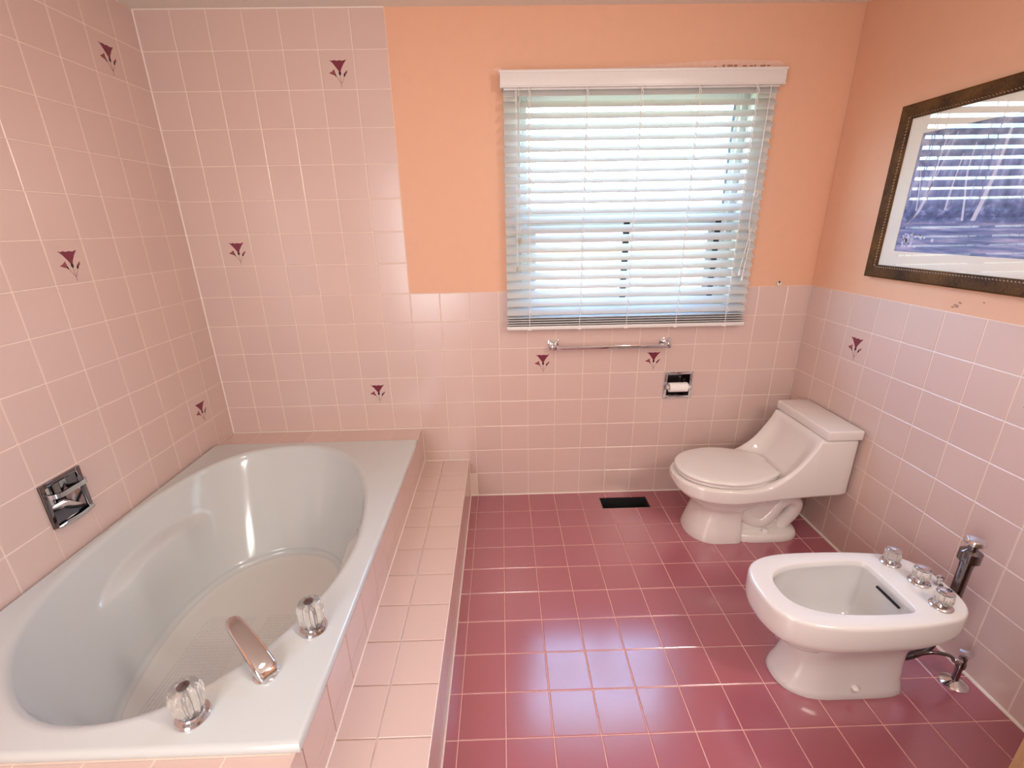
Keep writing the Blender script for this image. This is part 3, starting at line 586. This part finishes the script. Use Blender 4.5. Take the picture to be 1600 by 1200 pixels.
for x in lad:
    bm = bmesh.new()
    for y in (-.425, -.115): tube(bm, [(x, y, 13.9), (x, y, 6.85)], .011, 6)
    for k in range(NS):                       # the slack loops bowing out below each slat
        z = 7.24 + .2925 * k
        tube(bm, spline([Vector(p) for p in ((x - .01, -.415, z + .2), (x + .03, -.44, z + .12), (x + .055, -.45, z + .04), (x + .01, -.42, z - .03))], 3), .014, 6)
        tube(bm, [(x, -.415, z - .01), (x, -.12, z + .2)], .005, 4)
    box(bm, x - .06, x + .06, -.43, -.40, 6.72, 6.80, .01)
    obj('ladder_cord', bm, M['cord'], bl, 50)
def pull(x, z, dx, nm='pull_cord'):
    bm = bmesh.new(); tube(bm, [(x, -.45, 13.9), (x + dx * .4, -.455, (z + 13.9) / 2), (x + dx, -.46, z)], .010, 6); c = obj(nm, bm, M['cord'], bl, 50)
    bm = bmesh.new(); lathe(bm, (x + dx, -.46, z - .18), [(.035, 0), (.03, .1), (.012, .2)], 12); obj('tassel', bm, M['tassel'] if dx == 0 else M['cord'], c, 40)
pull(10.70, 9.75, 0); pull(10.76, 9.75, 0); pull(10.66, 8.85, 0)
bm = bmesh.new(); tube(bm, spline([Vector(p) for p in ((18.15, -.45, 13.9), (18.12, -.455, 12), (18.1, -.46, 11.05), (18.05, -.5, 10.9), (18.14, -.5, 10.82), (18.2, -.5, 10.95), (18.12, -.47, 11.0), (18.08, -.46, 10.2), (18.15, -.46, 9.6), (18.2, -.46, 9.5))], 6), .011, 6); obj('pull_cord', bm, M['cord'], bl, 50)
for (xa, za, xb, zb) in ((18.17, 9.9, 17.98, 8.62), (18.2, 9.6, 18.1, 8.45)):
    bm = bmesh.new(); tube(bm, [(xa, -.46, za), (xb, -.47, zb)], .012, 6); c = obj('pull_cord', bm, M['cord'], bl, 50)
    bm = bmesh.new(); lathe(bm, (xb, -.47, zb - .18), [(.04, 0), (.03, .12), (.012, .2)], 12); obj('tassel', bm, M['cord'], c, 40)
# hold-down clip and wall scars
hc = bmesh.new(); box(hc, 19.56, 19.72, -.06, .0, 8.03, 8.12, .01); box(hc, 19.56, 19.60, -.06, .0, 8.1, 8.16, .005); box(hc, 19.68, 19.72, -.06, .0, 8.1, 8.16, .005)
c = tag(obj('blind_bracket', hc, M['ceil'], smooth=40, origin=(19.64, 0, 8.03)), 'small cream plastic bracket on the back wall right of the blind', 'bracket')
obj('screw', bx(19.625, 19.655, -.07, -.01, 8.09, 8.17, .01), M['dark'], c)
bm = bmesh.new(); pts = [(10.0, 14.45), (10.2, 14.52), (10.3, 14.46), (13, 14.46), (14.5, 14.52), (17.0, 14.64), (18.5, 14.60), (18.7, 14.50), (18.45, 14.40), (16, 14.40), (13, 14.40), (10.2, 14.40)]
f0 = [bm.verts.new((x, .0, z)) for x, z in pts]; f1 = [bm.verts.new((x, .013, z)) for x, z in pts]; bm.faces.new(f0); 
for k in range(len(pts)): bm.faces.new((f0[k], f0[(k + 1) % len(pts)], f1[(k + 1) % len(pts)], f1[k]))
obj('paint_patch', bm, M['spackle'], wb)
bm = bmesh.new()
for k in range(9):
    x = 16.6 + k * .2 + random.uniform(-.05, .05); box(bm, x, x + random.uniform(.05, .16), -.012, .005, 14.44 + random.uniform(0, .02), 14.48 + random.uniform(.0, .03))
obj('paint_chip', bm, M['stain'], wb)
bm = bmesh.new()
for (y, z, s) in ((-5.2, 8.16, .05), (-5.27, 8.24, .03), (-5.12, 8.12, .025), (-5.8, 8.33, .02)): 
    b2 = lathe(bm, (W + .004, y, z), [(s, 0), (s, .01)], 10, axis='X', flute=lambda a, h: 1 + .35 * math.sin(2 * a + 1))
obj('paint_scuff', bm, M['stain'], wr)

# ------------------------------------------------------------------ towel bar, paper holder, soap dish, duct
tw = thing('towel_bar', 'square chrome towel bar mounted below the window blind', 'towel bar', (13.9, 0, 6.1))
for x in (11.9, 15.88):
    bm = bmesh.new(); box(bm, x - .19, x + .19, -.05, .0, 5.93, 6.28, .015); box(bm, x - .09, x + .09, -.46, -.04, 6.0, 6.19, .02); box(bm, x - .12, x + .12, -.09, -.04, 5.98, 6.22, .015); obj('mounting_post', bm, M['chrome'], tw, 40)
obj('bar', bx(11.9, 15.88, -.44, -.32, 6.01, 6.13, .01), M['chrome'], tw, 40)
th_ = thing('paper_holder', 'recessed chrome toilet paper holder in the back wall beside the toilet', 'paper holder', (16.52, 0, 4))
x0, x1, z0, z1 = TPH; bm = bmesh.new()
box(bm, x0 - .03, x0 + .08, -.05, .01, z0 - .03, z1 + .03, .012); box(bm, x1 - .08, x1 + .03, -.05, .01, z0 - .03, z1 + .03, .012); box(bm, x0 + .08, x1 - .08, -.05, .01, z1 - .08, z1 + .03, .012); box(bm, x0 + .08, x1 - .08, -.05, .01, z0 - .03, z0 + .08, .012); obj('frame', bm, M['chrome'], th_, 40)
bm = bmesh.new(); L = [[Vector((a, y, c_)) for a, c_ in ((x0 + .05 + i, z0 + .05 + i), (x1 - .05 - i, z0 + .05 + i), (x1 - .05 - i, z1 - .05 - i), (x0 + .05 + i, z1 - .05 - i))] for y, i in ((-.02, 0), (.3, .05), (.38, .12))]; loft(bm, L, False, True); obj('recess', bm, M['dchrome'], th_)
bm = bmesh.new(); tube(bm, [(x0 + .1, -.10, 4.42), (x1 - .06, -.10, 4.42)], .06, 16); box(bm, x0 + .08, x0 + .12, -.15, .1, 4.34, 4.5, .01); box(bm, x1 - .12, x1 - .08, -.15, .1, 4.34, 4.5, .01); obj('roller', bm, M['lid'], th_, 40)
bm = bmesh.new(); lathe(bm, (16.17, -.1, 4.42), [(.10, 0), (.175, 0), (.175, .66), (.10, .66)], 36, axis='X', caps=False)
c = tag(obj('toilet_paper_roll', bm, M['paper'], smooth=40, origin=(16.5, -.1, 4.42)), 'nearly used up white toilet paper roll in the chrome holder', 'paper roll')
u0, u1, v0, v1 = SOAP
sd_ = thing('soap_dish', 'recessed chrome soap dish with a grab bar on the left tiled wall above the tub', 'soap dish', (0, -6.4, 4.4))
bm = bmesh.new()
for a in ((u0 - .04, u0 + .07, v0 - .04, v1 + .04), (u1 - .07, u1 + .04, v0 - .04, v1 + .04), (u0 + .07, u1 - .07, v1 - .07, v1 + .04)): box(bm, -.01, .05, -a[1], -a[0], a[2], a[3], .012)
obj('frame', bm, M['dchrome'], sd_, 40)
bm = bmesh.new(); L = [[Vector((x, -a, c_)) for a, c_ in ((u0 + .04 + i, v0 + .03 + j), (u1 - .04 - i, v0 + .03 + j), (u1 - .04 - i, v1 - .05 - i), (u0 + .04 + i, v1 - .05 - i))] for x, i, j in ((.02, 0, 0), (-.25, .04, .1), (-.36, .12, .22))]; loft(bm, L, False, True); obj('recess', bm, M['chrome'], sd_, 30)
bm = bmesh.new(); L = []
for x, hz, hw in ((-.05, 3.93, .42), (.04, 3.86, .45), (.14, 3.87, .43), (.21, 3.92, .38), (.24, 3.98, .33)):
    L.append([Vector((x, -6.41 - hw, hz)), Vector((x, -6.41 - hw * .5, hz - .03)), Vector((x, -6.41, hz - .04)), Vector((x, -6.41 + hw * .5, hz - .03)), Vector((x, -6.41 + hw, hz)), Vector((x, -6.41 + hw, hz + .05)), Vector((x, -6.41 + hw * .5, hz + .03)), Vector((x, -6.41, hz + .02)), Vector((x, -6.41 - hw * .5, hz + .03)), Vector((x, -6.41 - hw, hz + .05))])
loft(bm, L); obj('tray_lip', bm, M['chrome'], sd_, 50)
bm = bmesh.new(); pth = spline([Vector(p) for p in ((0.02, -6.82, 4.66), (.16, -6.80, 4.66), (.26, -6.70, 4.66), (.27, -6.4, 4.66), (.26, -6.12, 4.66), (.16, -6.02, 4.66), (.02, -6.0, 4.66))], 6); L = []
for i, p in enumerate(pth):
    d_ = (pth[min(i + 1, len(pth) - 1)] - pth[max(0, i - 1)]).normalized(); nn = Vector((d_.y, -d_.x, 0)); L.append([p + nn * .025 + Vector((0, 0, .055)), p + nn * .025 - Vector((0, 0, .055)), p - nn * .025 - Vector((0, 0, .055)), p - nn * .025 + Vector((0, 0, .055))])
loft(bm, L); obj('grab_bar', bm, M['chrome'], sd_, 30)
dc = thing('floor_duct', 'open black heating duct hole in the maroon floor by the back wall', 'vent', (14.65, -.77, 0))
u0, u1, v0, v1 = DUCT; bm = bmesh.new()
for a in ((u0, u0 + .04, v0, v1), (u1 - .04, u1, v0, v1), (u0, u1, v0, v0 + .04), (u0, u1, v1 - .04, v1)): box(bm, a[0], a[1], -a[3], -a[2], -1.1, -.02)
obj('duct_wall', bm, M['black'], dc); obj('duct_floor', bx(u0, u1, -v1, -v0, -1.15, -1.08), M['black'], dc)

# ------------------------------------------------------------------ picture
XF = W - .17; Y0, Y1, Z0, Z1 = -2.38, -8.7, 8.57, 12.86; fw = .34
pc = thing('framed_picture', 'dark brown framed blue woodland print behind glass on the right wall', 'picture', (W, -5.5, 10.7))
def rail(a, b_, c_, d_):   # quad in (y, z), outer a-b, inner d-c
    bm = bmesh.new(); ow, iw = (a, b_), (d_, c_)
    def mid(p, q, t_): return (p[0] + (q[0] - p[0]) * t_, p[1] + (q[1] - p[1]) * t_)
    L = []
    for k in (0, 1):
        o_, i_ = ow[k], iw[k]
        pr = [(0, W - .002), (0, XF + .03), (.12, XF), (.6, XF + .015), (.8, XF + .035), (.86, XF + .05), (1.0, XF + .06), (1.0, W - .002)]
        L.append([Vector((x, *mid(o_, i_, t_))) for t_, x in pr])
    loft(bm, L); return obj('frame_rail', bm, M['frame'], pc, 30)
O = [(Y0, Z0), (Y0, Z1), (Y1, Z1), (Y1, Z0)]; I = [(Y0 - fw, Z0 + fw), (Y0 - fw, Z1 - fw), (Y1 + fw, Z1 - fw), (Y1 + fw, Z0 + fw)]
for k in range(4): rail(O[k], O[(k + 1) % 4], I[(k + 1) % 4], I[k])
bm = bmesh.new(); e = fw * .83; B = [(Y0 - e, Z0 + e), (Y0 - e, Z1 - e), (Y1 + e, Z1 - e), (Y1 + e, Z0 + e)]
for k in range(4):
    a, b_ = Vector(B[k]), Vector(B[(k + 1) % 4]); m_ = int((b_ - a).length / .075)
    for i in range(m_):
        p = a.lerp(b_, (i + .5) / m_); dv = (b_ - a).normalized(); q1 = Vector((-dv.y, dv.x))
        pts = []
        for (s, t_) in ((-.028, -.012), (.0, -.022), (.028, .012), (.0, .022)): pts.append(p + dv * (s + t_ * .6) + q1 * t_)
        base_ = [bm.verts.new((XF + .045, v.x, v.y)) for v in pts]; tp_ = bm.verts.new((XF + .012, p.x, p.y))
        for j in range(4): bm.faces.new((base_[j], base_[(j + 1) % 4], tp_))
r = obj('bead_trim', bm, M['bead'], pc); r['kind'] = 'stuff'
obj('mat_board', plate('right', -(Y0 - fw * .9), -(Y1 + fw * .9), Z0 + fw * .9, Z1 - fw * .9, .05, .075, [(3.14, -(Y1 + fw + .44), 9.3, 12.12)]), M['mattb'], pc)
bm = plate('right', 3.1, -(Y1 + fw + .42), 9.26, 12.16, .035, .06)
pr_ = obj('art_print', bm, M['print'], pc)
bm = bmesh.new()
def ink(pts, w0, w1, x=.0615):
    s = spline([Vector(p) for p in pts], 5); m_ = len(s)
    vs = [(bm.verts.new((W - x, p.x - (w0 + (w1 - w0) * i / m_), p.y)), bm.verts.new((W - x, p.x + (w0 + (w1 - w0) * i / m_), p.y))) for i, p in enumerate(s)]
    for a, b_ in zip(vs, vs[1:]): bm.faces.new((a[0], a[1], b_[1], b_[0]))
for pts, a, b_ in (([(-3.3, 10.0), (-3.6, 10.3), (-3.75, 10.9), (-3.8, 11.6), (-3.85, 12.0)], .035, .012), ([(-3.25, 9.98), (-3.5, 10.2), (-3.66, 10.6), (-3.95, 11.5), (-4.1, 12.0)], .022, .01),
                   ([(-4.8, 10.05), (-4.72, 10.5), (-4.6, 11.1), (-4.62, 11.7)], .03, .01), ([(-5.05, 10.05), (-5.15, 10.5), (-5.25, 11.2), (-5.3, 11.9)], .055, .03),
                   ([(-4.3, 10.3), (-4.32, 10.8), (-4.38, 11.5)], .025, .01), ([(-6.2, 10.0), (-6.25, 10.8), (-6.4, 12.0)], .06, .03), ([(-7.1, 10.0), (-7.0, 11), (-7.05, 12)], .05, .02), ([(-3.5, 10.3), (-3.42, 10.9), (-3.3, 11.4)], .02, .008)): ink(pts, a, b_)
for k in range(34):
    y, z = -3.3 - abs(random.gauss(0, .25)), 9.62 + random.gauss(0, .1); s = random.uniform(.02, .05); vs = [bm.verts.new((W - .062, y + s * math.cos(a), z + s * math.sin(a))) for a in [i * math.pi / 3 for i in range(6)]]; bm.faces.new(vs)
obj('print_highlights', bm, M['ppale'], pr_)
obj('picture_glass', plate('right', -(Y0 - fw * .97), -(Y1 + fw * .97), Z0 + fw * .97, Z1 - fw * .97, .085, .09), M['pglass'], pc)

# ------------------------------------------------------------------ vanity cabinet (only its corner shows at the lower right)
vn = thing('vanity_cabinet', 'tan wooden vanity cabinet corner at the lower right edge by the right wall', 'cabinet', (19, -15.3, 0))
obj('carcass', bx(17.3, W - .02, -19.6, -11.44, .6, 5.0, .02), M['wood'], vn, 40)
obj('toe_kick', bx(17.8, W - .02, -19.5, -11.44, 0.01, .6), M['wood'], vn)
obj('countertop', bx(17.1, W - .02, -19.7, -11.3, 5.0, 5.25, .04), M['stone'], vn, 40)
for k in range(4):
    y = -11.6 - k * 2.0; d_ = obj('door', bx(17.18, 17.3, y - 1.85, y, .8, 4.85, .03), M['wood'], vn, 40)
    bm = bmesh.new(); lathe(bm, (17.18, y - (1.65 if k % 2 == 0 else .2), 4.3), [(.03, 0), (.03, -.1), (.09, -.13), (.08, -.18), (.02, -.2)], 16, axis='X'); obj('knob', bm, M['chrome'], d_, 40)
for o in bpy.data.objects:
    if '_o' in o: del o['_o']
